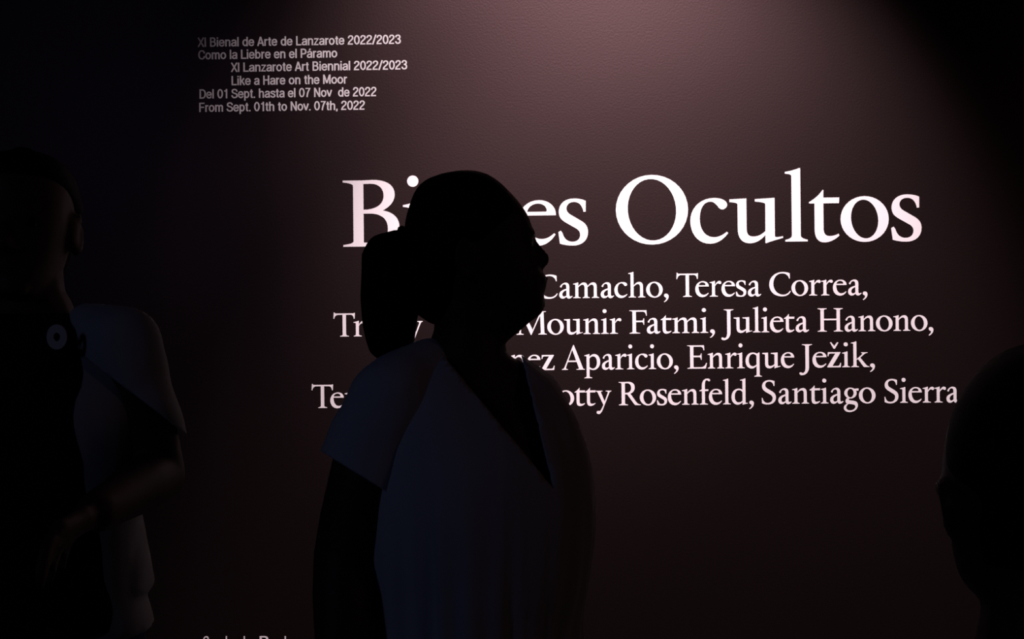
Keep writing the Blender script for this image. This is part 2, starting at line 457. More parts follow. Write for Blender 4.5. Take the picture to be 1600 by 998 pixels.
# ------------------------------------------------------------------ small sans-serif lettering, drawn as even strokes
_AR = lambda a, b: f"M {a} 330 C {a + 20} 440 {a + 80} 474 {a + 140} 474 C {b - 30} 474 {b} 420 {b} 340 L {b} 0"
_A_LOW = ["M 78 370 C 90 450 140 474 200 474 C 280 474 320 440 320 370 L 320 90 C 320 50 335 40 368 46", "M 320 300 C 280 270 60 300 60 140 C 60 70 110 46 160 46 C 250 46 320 100 320 190"]
N = {
    'X': (420, ["M 30 0 L 390 700", "M 390 0 L 30 700"]), 'I': (160, ["M 80 0 L 80 700"]), 'l': (160, ["M 80 0 L 80 700"]),
    'n': (410, ["M 80 0 L 80 520", _AR(80, 330)]), 'h': (410, ["M 80 0 L 80 700", _AR(80, 330)]),
    'm': (600, ["M 80 0 L 80 520", _AR(80, 300), _AR(300, 520)]), 'i': (160, ["M 80 0 L 80 520", "M 80 600 L 80 700"]),
    'r': (260, ["M 80 0 L 80 520", "M 80 330 C 100 430 150 472 245 468"]), 'a': (390, _A_LOW), 'á': (390, _A_LOW + ["M 170 570 L 260 690"]),
    'b': (410, ["M 80 0 L 80 700", ell(210, 260, 135, 214)]), 'd': (410, ["M 330 0 L 330 700", ell(200, 260, 135, 214)]), 'p': (410, ["M 80 -190 L 80 520", ell(210, 260, 135, 214)]),
    'e': (400, ["M 66 270 L 340 270 C 340 400 300 474 203 474 C 100 474 60 380 60 260 C 60 130 110 46 205 46 C 280 46 320 90 336 160"]), 'o': (410, [ell(205, 260, 145, 214)]),
    't': (240, ["M 120 640 L 120 110 C 120 50 160 40 220 50", "M 20 474 L 220 474"]), 'z': (350, ["M 40 474 L 296 474 L 50 46 L 320 46"]),
    's': (370, ["M 320 370 C 310 440 270 474 190 474 C 110 474 70 440 70 380 C 70 300 320 300 320 150 C 320 80 270 46 190 46 C 100 46 60 90 52 160"]),
    'v': (360, ["M 30 520 L 180 30", "M 330 520 L 180 30"]), 'k': (370, ["M 80 0 L 80 700", "M 320 520 L 100 230", "M 170 310 L 340 0"]),
    'f': (230, ["M 120 0 L 120 560 C 120 640 150 660 222 652", "M 20 474 L 220 474"]), 'A': (430, ["M 30 0 L 215 690", "M 400 0 L 215 690", "M 100 210 L 330 210"]),
    'B': (450, ["M 80 0 L 80 700", "M 80 654 L 240 654 C 390 654 390 370 240 370 L 80 370", "M 240 370 C 430 370 430 46 240 46 L 80 46"]),
    'C': (470, ["M 420 450 C 410 580 350 654 250 654 C 120 654 60 520 60 350 C 60 180 120 46 250 46 C 350 46 415 120 424 250"]),
    'D': (480, ["M 80 0 L 80 700", "M 80 654 L 210 654 C 370 654 420 520 420 350 C 420 180 370 46 210 46 L 80 46"]),
    'F': (410, ["M 80 0 L 80 700", "M 80 654 L 390 654", "M 80 350 L 360 350"]), 'H': (470, ["M 80 0 L 80 700", "M 390 0 L 390 700", "M 80 360 L 390 360"]),
    'L': (390, ["M 80 0 L 80 700", "M 80 46 L 380 46"]), 'M': (560, ["M 80 0 L 80 700", "M 480 0 L 480 700", "M 90 680 L 280 60", "M 470 680 L 280 60"]),
    'N': (480, ["M 80 0 L 80 700", "M 400 0 L 400 700", "M 80 680 L 400 20"]), 'P': (430, ["M 80 0 L 80 700", "M 80 654 L 240 654 C 420 654 420 310 240 310 L 80 310"]),
    'R': (460, ["M 80 0 L 80 700", "M 80 654 L 250 654 C 430 654 430 330 250 330 L 80 330", "M 240 330 L 400 0"]),
    'S': (450, ["M 390 490 C 385 600 330 654 230 654 C 130 654 75 600 75 515 C 75 320 400 420 400 195 C 400 100 340 46 235 46 C 120 46 60 110 52 220"]),
    '0': (410, [ell(205, 350, 145, 304)]), '1': (350, ["M 230 0 L 230 700", "M 230 600 C 200 560 150 550 80 550"]),
    '2': (410, ["M 70 480 C 70 590 120 654 205 654 C 300 654 340 590 340 510 C 340 340 60 260 60 46 L 355 46"]),
    '3': (410, ["M 66 500 C 72 600 120 654 205 654 C 290 654 330 590 330 515 C 330 420 270 378 170 378", "M 170 378 C 290 378 345 310 345 210 C 345 110 290 46 200 46 C 110 46 62 100 56 210"]),
    '7': (400, ["M 50 654 L 345 654 C 250 500 170 300 150 0"]), '/': (260, ["M 20 -20 L 240 720"]), '.': (160, ["M 80 0 L 80 100"]),
    ',': (160, ["M 85 100 L 85 0 L 60 -90"]), ' ': (200, []),
}
PEN = 98.0


def stroke_bm(bm, path, ox, sx, sz, depth):
    """a pen line of even width along the path, extruded off the wall; local coordinates with the wall at y = 0"""
    pts = [Vector((p[0], p[1])) for p in flatten(path, 6)]
    closed = path.rstrip().endswith('Z')
    n = len(pts)
    L, Rr = [], []
    for i in range(n):
        a = pts[i - 1] if (i or closed) else None
        b = pts[(i + 1) % n] if (i < n - 1 or closed) else None
        d1 = (pts[i] - a).normalized() if a is not None else None
        d2 = (b - pts[i]).normalized() if b is not None else None
        d = d1 if d2 is None else d2 if d1 is None else (d1 + d2)
        d = d.normalized() if d.length > 1e-6 else d2
        nrm = Vector((-d.y, d.x))
        k = 1.0
        if d1 is not None and d2 is not None:
            k = min(1.5, 1.0 / max(0.4, nrm.dot(Vector((-d2.y, d2.x)))))
        L.append(pts[i] + nrm * PEN / 2 * k)
        Rr.append(pts[i] - nrm * PEN / 2 * k)
    V = lambda p, y: bm.verts.new(((ox + p.x) * sx, y, p.y * sz))
    lf, rf = [V(p, -depth) for p in L], [V(p, -depth) for p in Rr]
    lb, rb = [V(p, 0) for p in L], [V(p, 0) for p in Rr]
    for i in range(n if closed else n - 1):
        j = (i + 1) % n
        for q in ((lf[i], lf[j], rf[j], rf[i]), (lb[i], lb[j], lf[j], lf[i]), (rf[i], rf[j], rb[j], rb[i])):
            bm.faces.new(q)
    if not closed:
        bm.faces.new((lf[0], rf[0], rb[0], lb[0]))
        bm.faces.new((lf[-1], lb[-1], rb[-1], rf[-1]))


def sans_line(name, label, group, text, x_l, x_r, base_pts, cap_px, parent=None):
    nat = sum(N[c][0] for c in text) - 70
    z = line_z(base_pts)
    py = base_pts[0][1]
    xl, xr = at(x_l, py, WALL_Y).x, at(x_r, py, WALL_Y).x
    sz = cap_px * M_PER_PX / 700
    sx = (xr - xl) / nat if x_r - x_l > 12 or len(text) > 1 else sz
    bm = bmesh.new()
    x = -35
    for c in text:
        for k, p in enumerate(N[c][1]):
            stroke_bm(bm, p, x, sx, sz, 0.001 + k * 0.00006)
        x += N[c][0]
    bmesh.ops.recalc_face_normals(bm, faces=list(bm.faces))
    o = from_bm(name, bm, M_VINYL, None, False)
    o.location = (xl, WALL_Y, z)
    if parent:
        o.parent = parent
        o.location = Vector((xl, WALL_Y, z)) - parent.location
    else:
        tag(o, label, 'lettering', group)
    print('SANS', text[:20], 'sx/sz %.3f' % (sx / sz))
    return o


SG = 'small lines of sans lettering at the upper left'
CAPH = 14.6
sans_line('heading_lettering', 'topmost small white line at upper left, starting XI Bienal', SG, 'XI Bienal de Arte de Lanzarote 2022/2023', 310, 626, [(310, 73), (626, 69)], CAPH)
sans_line('heading_lettering', 'second small white line at upper left, starting Como la Liebre', SG, 'Como la Liebre en el Páramo', 310.5, 526.5, [(310, 93), (526, 90)], CAPH)
sans_line('heading_lettering', 'longer of the two indented small white lines, ending 2022/2023', SG, 'XI Lanzarote Art Biennial 2022/2023', 362, 636, [(362, 112.5), (636, 108.5)], CAPH)
sans_line('heading_lettering', 'shorter of the two indented small white lines, Like a Hare on the Moor', SG, 'Like a Hare on the Moor', 362, 542, [(362, 133.5), (542, 130.5)], CAPH)
sans_line('heading_lettering', 'small white line of dates in Spanish, starting Del 01 Sept', SG, 'Del 01 Sept. hasta el 07 Nov  de 2022', 312, 588, [(312, 154.5), (588, 150)], CAPH)
sans_line('heading_lettering', 'lowest small white line at upper left, dates starting From Sept', SG, 'From Sept. 01th to Nov. 07th, 2022', 311.5, 570, [(312, 175.5), (570, 171)], CAPH)
root = thing('credit_lettering', 'white lettering cut off by the bottom of the frame, left of the woman', 'lettering', at(318, 1008, WALL_Y))
for ch, a, b in (('C', 318, 330), ('l', 353, 355.4), ('l', 381, 383.4), ('R', 406, 419), ('l', 445, 447.4)):
    sans_line('letter', '', None, ch, a, b, [(a, 1007.5)], 14.0, root)


# ------------------------------------------------------------------ figure helpers
def hull_bm(dst, balls, seg=14, rings=9):
    """convex hull of ellipsoids (centre, rx, ry, rz) added to dst"""
    t = bmesh.new()
    for c, rx, ry, rz in balls:
        r = bmesh.ops.create_uvsphere(t, u_segments=seg, v_segments=rings, radius=1)
        for v in r['verts']:
            v.co = Vector((v.co.x * rx, v.co.y * ry, v.co.z * rz)) + Vector(c)
    h = bmesh.ops.convex_hull(t, input=list(t.verts))
    bmesh.ops.delete(t, geom=[g for g in h['geom_interior'] if isinstance(g, bmesh.types.BMVert)], context='VERTS')
    bmesh.ops.recalc_face_normals(t, faces=list(t.faces))
    me = bpy.data.meshes.new('piece')
    t.to_mesh(me)
    t.free()
    dst.from_mesh(me)
    bpy.data.meshes.remove(me)


def limb(dst, pts):
    """tapered chain through (point, radius)"""
    for (a, ra), (b, rb) in zip(pts[:-1], pts[1:]):
        hull_bm(dst, [(a, ra, ra, ra), (b, rb, rb, rb)])


def catmull(keys, n):
    """keys: sorted tuples, first value the parameter; n samples over the range"""
    ts = [k[0] for k in keys]
    out = []
    for i in range(n):
        t = ts[0] + (ts[-1] - ts[0]) * i / (n - 1)
        j = 0
        while j < len(ts) - 2 and t > ts[j + 1]:
            j += 1
        u = (t - ts[j]) / (ts[j + 1] - ts[j])
        row = [t]
        for c in range(1, len(keys[0])):
            p1, p2 = keys[j][c], keys[j + 1][c]
            p0 = keys[j - 1][c] if j else p1
            p3 = keys[j + 2][c] if j + 2 < len(keys) else p2
            t0 = ts[j - 1] if j else ts[j] - (ts[j + 1] - ts[j])
            t3 = ts[j + 2] if j + 2 < len(keys) else ts[j + 1] + (ts[j + 1] - ts[j])
            h = ts[j + 1] - ts[j]
            m1 = (p2 - p0) / (ts[j + 1] - t0) * h
            m2 = (p3 - p1) / (t3 - ts[j]) * h
            row.append((2 * u ** 3 - 3 * u * u + 1) * p1 + (u ** 3 - 2 * u * u + u) * m1 + (-2 * u ** 3 + 3 * u * u) * p2 + (u ** 3 - u * u) * m2)
        out.append(row)
    return out


def loft(dst, rings, seg=40, cap_lo=True, cap_hi=True):
    """rings: (centre, u axis, w axis, power front, power back); bottom to top; u axis points forward"""
    rows = []
    for c, u, w, pw in rings:
        row = []
        for k in range(seg):
            a = 2 * math.pi * k / seg
            ca, sa = math.cos(a), math.sin(a)
            e = 2.0 / pw
            row.append(dst.verts.new(c + u * (abs(ca) ** e * (1 if ca >= 0 else -1)) + w * (abs(sa) ** e * (1 if sa >= 0 else -1))))
        rows.append(row)
    for r0, r1 in zip(rows[:-1], rows[1:]):
        for k in range(seg):
            j = (k + 1) % seg
            dst.faces.new((r0[k], r0[j], r1[j], r1[k]))
    if cap_lo:
        dst.faces.new(list(reversed(rows[0])))
    if cap_hi:
        dst.faces.new(rows[-1])
    return rows


def skin(name, bm, voxel, m, parent, smooth_it=6):
    """one continuous surface round everything in bm"""
    me = bpy.data.meshes.new(name)
    bm.to_mesh(me)
    bm.free()
    tmp = bpy.data.objects.new('piece', me)
    COL.objects.link(tmp)
    r = tmp.modifiers.new('r', 'REMESH')
    r.mode = 'VOXEL'
    r.voxel_size = voxel
    if smooth_it:
        s = tmp.modifiers.new('s', 'SMOOTH')
        s.factor = 0.5
        s.iterations = smooth_it
    dg = bpy.context.evaluated_depsgraph_get()
    dg.update()
    out = bpy.data.meshes.new_from_object(tmp.evaluated_get(dg))
    bpy.data.objects.remove(tmp)
    bpy.data.meshes.remove(me)
    out.name = name
    for p in out.polygons:
        p.use_smooth = True
    return link(name, out, m, parent)


def hand(bm, wrist, down, palm_n, thumb_dir, s=1.0):
    """relaxed hand hanging along `down`; the palm faces palm_n, the thumb leaves on thumb_dir's side"""
    d, t = Vector(down).normalized(), Vector(thumb_dir).normalized()
    nrm = Vector(palm_n).normalized()
    w = Vector(wrist)
    for k in range(4):
        o = t * (0.027 - 0.018 * k) * s
        kn = w + d * (0.095 - 0.004 * abs(k - 1)) * s + o
        limb(bm, [(w + d * 0.012 * s + o * 0.6, 0.015 * s), (kn, 0.0125 * s)])
        ln = (0.040, 0.045, 0.041, 0.032)[k] * s
        p1 = kn + (d * 0.95 + nrm * 0.30).normalized() * ln
        p2 = p1 + (d * 0.75 + nrm * 0.66).normalized() * ln * 0.62
        p3 = p2 + (d * 0.50 + nrm * 0.86).normalized() * ln * 0.48
        limb(bm, [(kn, 0.0098 * s), (p1, 0.0088 * s), (p2, 0.0080 * s), (p3, 0.0068 * s)])
    b = w + d * 0.028 * s + t * 0.024 * s
    q1 = b + (d * 0.6 + t * 0.65 + nrm * 0.35).normalized() * 0.042 * s
    q2 = q1 + (d * 0.85 + t * 0.25 + nrm * 0.35).normalized() * 0.032 * s
    q3 = q2 + (d * 0.95 + nrm * 0.30).normalized() * 0.022 * s
    limb(bm, [(b, 0.016 * s), (q1, 0.0115 * s), (q2, 0.0098 * s), (q3, 0.0078 * s)])


def head_bm(bm, place, rows, nose, power=2.3):
    """rows: (v, back u, front u, half width) bottom to top; place(u, w, v) -> world point"""
    keys = catmull(rows, 34)
    rings = []
    for v, bk, fr, hw in keys:
        c = place((bk + fr) / 2, 0, v)
        U = place((bk + fr) / 2 + (fr - bk) / 2, 0, v) - c
        W = place((bk + fr) / 2, hw, v) - c
        rings.append((c, U, W, power))
    loft(bm, rings)
    for hull in nose:
        hull_bm(bm, [(place(u, w, v), r, r, r) for u, w, v, r in hull], 10, 7)


def ear(bm, place, u, w, v, sx=0.017, sz=0.031, out=0.011):
    """outer rim, bowl and lobe on the side of the head"""
    sg = 1 if w > 0 else -1
    rim = []
    for k in range(9):
        a = R(-70 + k * 36)
        rim.append((place(u - math.cos(a) * sx * (1 if math.cos(a) > 0 else .6), w + sg * out * (0.9 if math.cos(a) > -0.3 else 0.2), v + math.sin(a) * sz), 0.0048))
    limb(bm, rim)
    hull_bm(bm, [(place(u, w + sg * 0.001, v + sz * 0.4), 0.011, 0.010, 0.016), (place(u, w + sg * 0.001, v - sz * 0.3), 0.010, 0.009, 0.014)])
    hull_bm(bm, [(place(u, w + sg * out * 0.5, v - sz * 0.95), 0.007, 0.006, 0.009)])


class Frame:
    """turned frame: s = to the figure's left, f = forward"""
    def __init__(self, base, yaw):
        self.b = Vector(base)
        self.f = Vector((math.sin(yaw), -math.cos(yaw), 0))
        self.s = Vector((math.cos(yaw), math.sin(yaw), 0))

    def __call__(self, s, f, z):
        return self.b + self.s * s + self.f * f + Vector((0, 0, z))


def torso_rings(fr, keys, n):
    out = []
    for z, hw, hd, off in catmull(keys, n):
        out.append((fr(0, off, z), fr.f * hd, fr.s * hw, 2.25))
    return out


def shoe(parent, fr, s, yaw_out, m):
    bm = bmesh.new()
    g = Frame(fr(s, 0.0, 0), 0)
    ang = math.atan2(fr.f.x, -fr.f.y) + yaw_out
    g = Frame(fr(s, 0.0, 0), ang)
    hull_bm(bm, [(g(0, -0.06, 0.045), .034, .034, .040), (g(0, 0.10, 0.030), .040, .040, .026), (g(0, 0.165, 0.022), .024, .024, .018), (g(0, -0.01, 0.075), .036, .036, .030)])
    for v in bm.verts:
        v.co.z = max(v.co.z, 0.012)
    o = from_bm('shoe', bm, m, parent)
    sb = bmesh.new()
    ring = []
    for k in range(24):
        a = 2 * math.pi * k / 24
        f = 0.055 + 0.135 * math.cos(a)
        w = 0.041 * (0.92 + 0.12 * math.cos(a)) * math.sin(a)
        ring.append(g(w, f, 0))
    lo = [sb.verts.new(p) for p in ring]
    hi = [sb.verts.new(p + Vector((0, 0, 0.022))) for p in ring]
    sb.faces.new(lo)
    sb.faces.new(hi)
    for k in range(24):
        sb.faces.new((lo[k], lo[k - 1], hi[k - 1], hi[k]))
    bmesh.ops.recalc_face_normals(sb, faces=list(sb.faces))
    from_bm('sole', sb, M_RUBBER, o, False)


def legs(bm, fr, hip_z, knee_z, half, k=1.0, grow=0.0, ankle_z=0.085):
    for sg in (-1, 1):
        limb(bm, [(fr(sg * half, 0, hip_z), 0.088 * k + grow), (fr(sg * half, 0.012, (hip_z + knee_z) / 2), 0.075 * k + grow), (fr(sg * half, 0.012, knee_z), 0.054 * k + grow),
                  (fr(sg * half, -0.008, knee_z - 0.13), 0.053 * k + grow), (fr(sg * half, -0.012, ankle_z), 0.036 * k + grow)])


def feet(bm, fr, half):
    for sg in (-1, 1):
        hull_bm(bm, [(fr(sg * half, -0.04, 0.05), .028, .028, .03), (fr(sg * half, 0.11, 0.032), .03, .03, .015), (fr(sg * half, -0.012, 0.09), .03, .03, .03)])


# ------------------------------------------------------------------ woman in profile, in front of the text
DW = 1.873
PW = F_PX / DW                                   # pixels per metre at her distance
ax0 = at(738, 499, DW)
fw = Frame((ax0.x, DW, 0), R(40))
zw = lambda py: CAM_Z + (499 - py) / PW
woman = thing('person', 'woman with dark ponytail seen in profile, pale V-neck blouse, standing before the big title', 'person', (ax0.x, DW, 0))


def hw(px, w, py):
    """head frame of the woman: px/py as in the photograph, w towards the wall"""
    p = at(px, py, DW)
    return Vector((p.x, DW + w, p.z))


body = bmesh.new()
W_HEAD = [(-504, 752, 822, .026), (-497, 740, 838, .034), (-488, 715, 847.5, .043), (-478, 700, 850.5, .050), (-466, 684, 850.5, .057), (-450, 672, 849, .064), (-436, 664, 849, .067), (-420, 658, 846, .070),
          (-405, 652, 843, .073), (-388, 648, 836.5, .074), (-372, 646, 835, .075), (-355, 646, 832, .075), (-335, 648, 824, .074), (-312, 654, 808, .070), (-292, 666, 788, .058), (-278, 690, 766, .036), (-273, 706, 750, .018)]
place_w = lambda u, w, v: hw(u, w, -v)
head_bm(body, place_w, W_HEAD,
        [[(833, 0, -374, .004), (842, 0, -388, .0045), (856, 0, -404, .0050), (851, 0, -412.5, .0048), (838, .013, -408, .005), (838, -.013, -408, .005)],
         [(853.5, .0, -436, .004), (846, .019, -436, .004), (846, -.019, -436, .004)],
         [(850.5, .0, -449, .005), (844, .016, -447, .005), (844, -.016, -447, .005)],
         [(848, .0, -474, .006), (838, .014, -480, .010), (838, -.014, -480, .010)],
         [(832, .026, -366, .006), (832, .008, -366, .006), (826, .044, -370, .006)], [(832, -.026, -366, .006), (832, -.008, -366, .006), (826, -.044, -370, .006)],
         [(817, .034, -386, .011)], [(817, -.034, -386, .011)],
         [(815, 0, -494, .016), (770, .02, -495, .030), (770, -.02, -495, .030), (748, 0, -512, .045)]])
ear(body, place_w, 735 / 1.0, -.072, -405, 16, 30)
ear(body, place_w, 735 / 1.0, .072, -405, 16, 30)
limb(body, [(hw(733, 0, 470), .056), (hw(733, 0, 520), .0535), (hw(728, 0, 575), .066)])
W_T = [(.78, .178, .125, -.01), (.86, .185, .13, -.01), (.95, .165, .118, 0), (1.04, .145, .105, .005), (1.12, .155, .116, .006), (1.19, .162, .124, .010), (1.26, .158, .107, .004), (1.31, .140, .080, -.004), (1.34, .105, .068, -.004), (1.365, .06, .055, -.004)]
loft(body, torso_rings(fw, W_T, 26))
sh_n, el_n, wr_n = at(600, 632, DW - .10), at(540, 868, DW - .11), at(528, 1112, DW - .19)
sh_f, el_f, wr_f = at(812, 632, DW + .11), at(846, 880, DW + .14), at(830, 1110, DW + .02)
for a, b, c in ((sh_n, el_n, wr_n), (sh_f, el_f, wr_f)):
    limb(body, [(a, .050), (a.lerp(b, .35), .053), (a.lerp(b, .75), .051), (b, .046), (b.lerp(c, .25), .045), (b.lerp(c, .7), .034), (c, .027)])
    hand(body, c, (c - b).normalized() * .6 + Vector((0, 0, -.6)), fw.s * (1 if a is sh_n else -1), fw.f, .92)
legs(body, fw, .80, .45, .085, 1.0)
feet(body, fw, .085)
skin('body', body, .0052, M_SKIN, woman, 3)
for w in (.031, -.031):
    e = bmesh.new()
    hull_bm(e, [(hw(821.5, w, 386), .0095, .0095, .0095)])
    from_bm('eye', e, M_EYE, woman)

# hair: cap, tie and ponytail
hb = bmesh.new()
W_HAIR = [(-507, 676, 692, .034), (-498, 663, 698, .046), (-488, 650, 704, .057), (-470, 646, 712, .070), (-445, 643, 722, .077), (-420, 637, 742, .081), (-395, 633, 775, .083), (-370, 632, 802, .085), (-345, 634, 819, .085), (-320, 641, 811, .082), (-300, 649, 796, .076), (-284, 664, 780, .064), (-273, 690, 762, .044), (-267.5, 714, 746, .018)]
head_bm(hb, place_w, W_HAIR, [])
for v in hb.verts:                               # combed strands drawn back to the tie
    n = noise.noise(Vector((v.co.x * 12, v.co.y * 90, v.co.z * 60)))
    v.co += Vector((0, 0, 1)) * 0.0012 * n
hair = skin('hair', hb, .0045, M_HAIR, woman, 4)
pb = bmesh.new()
limb(pb, [(hw(640, 0, 380), .016), (hw(620, 0, 377), .018), (hw(597, 0, 391), .0255), (hw(590.5, 0, 403), .0255), (hw(606, 0, 430), .041), (hw(610, 0, 465), .0465), (hw(609, 0, 500), .0425), (hw(610, 0, 528), .0375), (hw(612, 0, 548), .018)])
rnd = random.Random(7)
for k in range(16):                              # loose ends of the tail
    x, w = rnd.uniform(580, 640), rnd.uniform(-.02, .02)
    limb(pb, [(hw(606 + (x - 606) * .8, w, 515), .007), (hw(x, w, 540), .005), (hw(x + rnd.uniform(-5, 6), w, rnd.uniform(550, 559)), .0016)])
skin('ponytail', pb, .0045, M_HAIR, hair, 3)
tb = bmesh.new()
for k in range(20):
    a0, a1 = 2 * math.pi * k / 20, 2 * math.pi * (k + 1) / 20
    P = lambda a: hw(628, 0, 378) + Vector((0, math.cos(a) * .020, math.sin(a) * .020))
    hull_bm(tb, [(P(a0), .006, .005, .005), (P(a1), .006, .005, .005)], 8, 6)
from_bm('hair_tie', tb, M_BLACK, hair)

# blouse: loose shell with a V-shaped opening, wide short sleeves
W_B = [(.70, .196, .156, -.005), (.80, .194, .150, -.005), (.88, .184, .142, -.002), (.95, .172, .130, .002), (1.02, .177, .134, .008), (1.09, .188, .140, .010), (1.15, .190, .142, .010), (1.21, .182, .136, .008),
       (1.265, .170, .120, .004), (1.30, .156, .102, .002), (1.325, .145, .090, -.004), (1.345, .118, .078, -.008), (1.362, .086, .070, -.010), (1.373, .074, .066, -.012)]
bb = bmesh.new()
loft(bb, torso_rings(fw, W_B, 90), 120, False, False)
for v in bb.verts:                               # soft vertical folds, gathered at the waist
    r = v.co - fw(0, 0, v.co.z)
    r.z = 0
    a = math.atan2(r.dot(fw.s), r.dot(fw.f))
    low = max(0.0, min(1.0, (1.20 - v.co.z) / .25))
    k = 0.0035 * low * math.sin(a * 26 + 2.5 * noise.noise(Vector((a * 2, v.co.z * 5, 0)))) + 0.006 * noise.noise(Vector((a * 2.2, v.co.z * 6, 3)))
    v.co += r.normalized() * k


def cut_plane(bm, p, q, toward):
    """split bm along the plane through p, q and the lens direction; return a side test"""
    n = (p - CAM).cross(q - CAM).normalized()
    if n.dot(toward - p) < 0:
        n = -n
    bmesh.ops.bisect_plane(bm, geom=list(bm.verts) + list(bm.edges) + list(bm.faces), plane_co=p, plane_no=n)
    return lambda c: n.dot(c - p) > 0


mid = at(810, 640, DW - .1)
in1 = cut_plane(bb, at(683, 545, DW), at(850, 746, DW), mid)
in2 = cut_plane(bb, at(818, 570, DW), at(858, 738, DW), mid)
tip = at(854, 748, DW).z
dead = []
for f in bb.faces:
    c = f.calc_center_median()
    if in1(c) and in2(c) and (c - fw(0, 0, c.z)).dot(fw.f) > -0.02 and c.z > tip:
        dead.append(f)
bmesh.ops.delete(bb, geom=dead, context='FACES')
bmesh.ops.remove_doubles(bb, verts=list(bb.verts), dist=.0022)
bmesh.ops.recalc_face_normals(bb, faces=list(bb.faces))
blouse = from_bm('blouse', bb, M_BLOUSE, woman)
so = blouse.modifiers.new('cloth', 'SOLIDIFY')
so.thickness = .0016
so.offset = 1


def sleeve(path, hem_a, hem_b, inside):
    sb = bmesh.new()
    pts = [(p, r) for p, r in path]
    limb(sb, pts)
    me = bpy.data.meshes.new('piece')
    sb.to_mesh(me)
    sb.free()
    tmp = bpy.data.objects.new('piece', me)
    COL.objects.link(tmp)
    r = tmp.modifiers.new('r', 'REMESH')
    r.mode = 'VOXEL'
    r.voxel_size = .006
    s = tmp.modifiers.new('s', 'SMOOTH')
    s.iterations = 10
    dg = bpy.context.evaluated_depsgraph_get()
    dg.update()
    out = bpy.data.meshes.new_from_object(tmp.evaluated_get(dg))
    bpy.data.objects.remove(tmp)
    b2 = bmesh.new()
    b2.from_mesh(out)
    bpy.data.meshes.remove(out)
    for v in b2.verts:
        v.co += v.normal * 0.003 * noise.noise(v.co * 22)
    keep = cut_plane(b2, hem_a, hem_b, inside)
    bmesh.ops.delete(b2, geom=[f for f in b2.faces if not keep(f.calc_center_median())], context='FACES')
    return b2


dn = DW - .10
sl = sleeve([(at(676, 570, dn + .08), .043), (at(612, 620, dn), .060), (at(582, 690, dn), .066), (at(566, 745, dn), .070), (at(560, 830, dn), .074)], at(520, 716, dn), at(622, 779, dn), at(590, 620, dn))
o = from_bm('sleeve', sl, M_BLOUSE, blouse)
o.modifiers.new('cloth', 'SOLIDIFY').thickness = .0035
df = DW + .11
sl = sleeve([(at(792, 596, df - .05), .040), (at(816, 630, df), .054), (at(836, 720, df), .060), (at(848, 790, df), .070), (at(846, 880, df), .066)], at(800, 850, df), at(935, 835, df), at(840, 640, df))
o = from_bm('sleeve', sl, M_BLOUSE, blouse)
o.modifiers.new('cloth', 'SOLIDIFY').thickness = .0035
tr = bmesh.new()
loft(tr, torso_rings(fw, [(.76, .185, .132, -.01), (.86, .194, .140, -.01), (.94, .176, .128, 0)], 10))
legs(tr, fw, .80, .45, .088, 1.0, .014, .12)
skin('trousers', tr, .008, M_BLACK, woman, 4)
for sg in (-1, 1):
    shoe(woman, fw, sg * .088, sg * .12, M_BLACK)

# ------------------------------------------------------------------ near figure at the right edge, seen from behind
DR = 1.05
PR = F_PX / DR
c0 = at(1632, 499, DR)
fr_ = Frame((c0.x, DR, 0), R(180))
zr = lambda py: c0.z + (499 - py) / PR
near = thing('person', 'person with close-cropped hair seen from behind, dark head cut off by the frame edge', 'person', (c0.x, DR, 0))


def hr(f, s, z):
    return Vector((c0.x + s, DR + f, z))


body = bmesh.new()
R_OUT = [(929, .057), (915, .064), (900, .0685), (869, .073), (839, .0755), (800, .079), (752, .0845), (724, .0835), (685, .0805), (655, .0755), (625, .0685), (597, .058), (575, .0475), (557, .034), (544, .019), (540, .010)]
rows = []
for py, w_ in R_OUT:
    t = (929 - py) / 389.0
    fd = .085 * math.sqrt(max(0.02, 1 - ((t - .55) / .56) ** 2)) if t > .55 else .085 - .025 * ((.55 - t) / .55) ** 2
    bd = .105 * math.sqrt(max(0.02, 1 - ((t - .62) / .47) ** 2)) if t > .45 else .098 - .055 * ((.45 - t) / .45)
    rows.append((zr(py), -bd, fd, w_))
place_r = lambda u, w, v: hr(u, w, v)
head_bm(body, place_r, rows,
        [[(.086, 0, zr(735), .005), (.110, 0, zr(792), .008), (.086, .014, zr(800), .007), (.086, -.014, zr(800), .007)],
         [(.080, 0, zr(838), .008), (.072, .02, zr(842), .005), (.072, -.02, zr(842), .005)], [(.078, 0, zr(855), .008), (.07, .018, zr(855), .006), (.07, -.018, zr(855), .006)],
         [(.070, 0, zr(905), .012), (.055, .02, zr(910), .014), (.055, -.02, zr(910), .014)],
         [(.078, .03, zr(735), .009), (.084, .008, zr(738), .006)], [(.078, -.03, zr(735), .009), (.084, -.008, zr(738), .006)]], 2.15)
for sg in (-1, 1):                               # ears: curved rim over a shallow bowl
    limb(body, [(hr(.012, sg * .080, zr(752)), .006), (hr(.002, sg * .0865, zr(757)), .0065), (hr(-.010, sg * .0875, zr(768)), .0065), (hr(-.014, sg * .0865, zr(783)), .0065), (hr(-.010, sg * .0840, zr(800)), .0065), (hr(0, sg * .0800, zr(818)), .0068), (hr(.006, sg * .0765, zr(828)), .006)])
    hull_bm(body, [(hr(.002, sg * .078, zr(765)), .012, .010, .010), (hr(.004, sg * .077, zr(800)), .009, .009, .010)])
limb(body, [(hr(-.012, 0, zr(870)), .058), (hr(-.015, 0, zr(960)), .0590), (hr(-.015, 0, zr(1010)), .064), (hr(-.012, 0, zr(1060)), .072)])
T_R = [(.66, .150, .105, .0), (.74, .155, .11, 0), (.83, .140, .10, 0), (.92, .145, .10, 0), (1.0, .155, .105, 0), (1.05, .150, .09, 0), (1.085, .12, .075, .005), (1.11, .06, .05, .01)]
loft(body, torso_rings(fr_, T_R, 20))
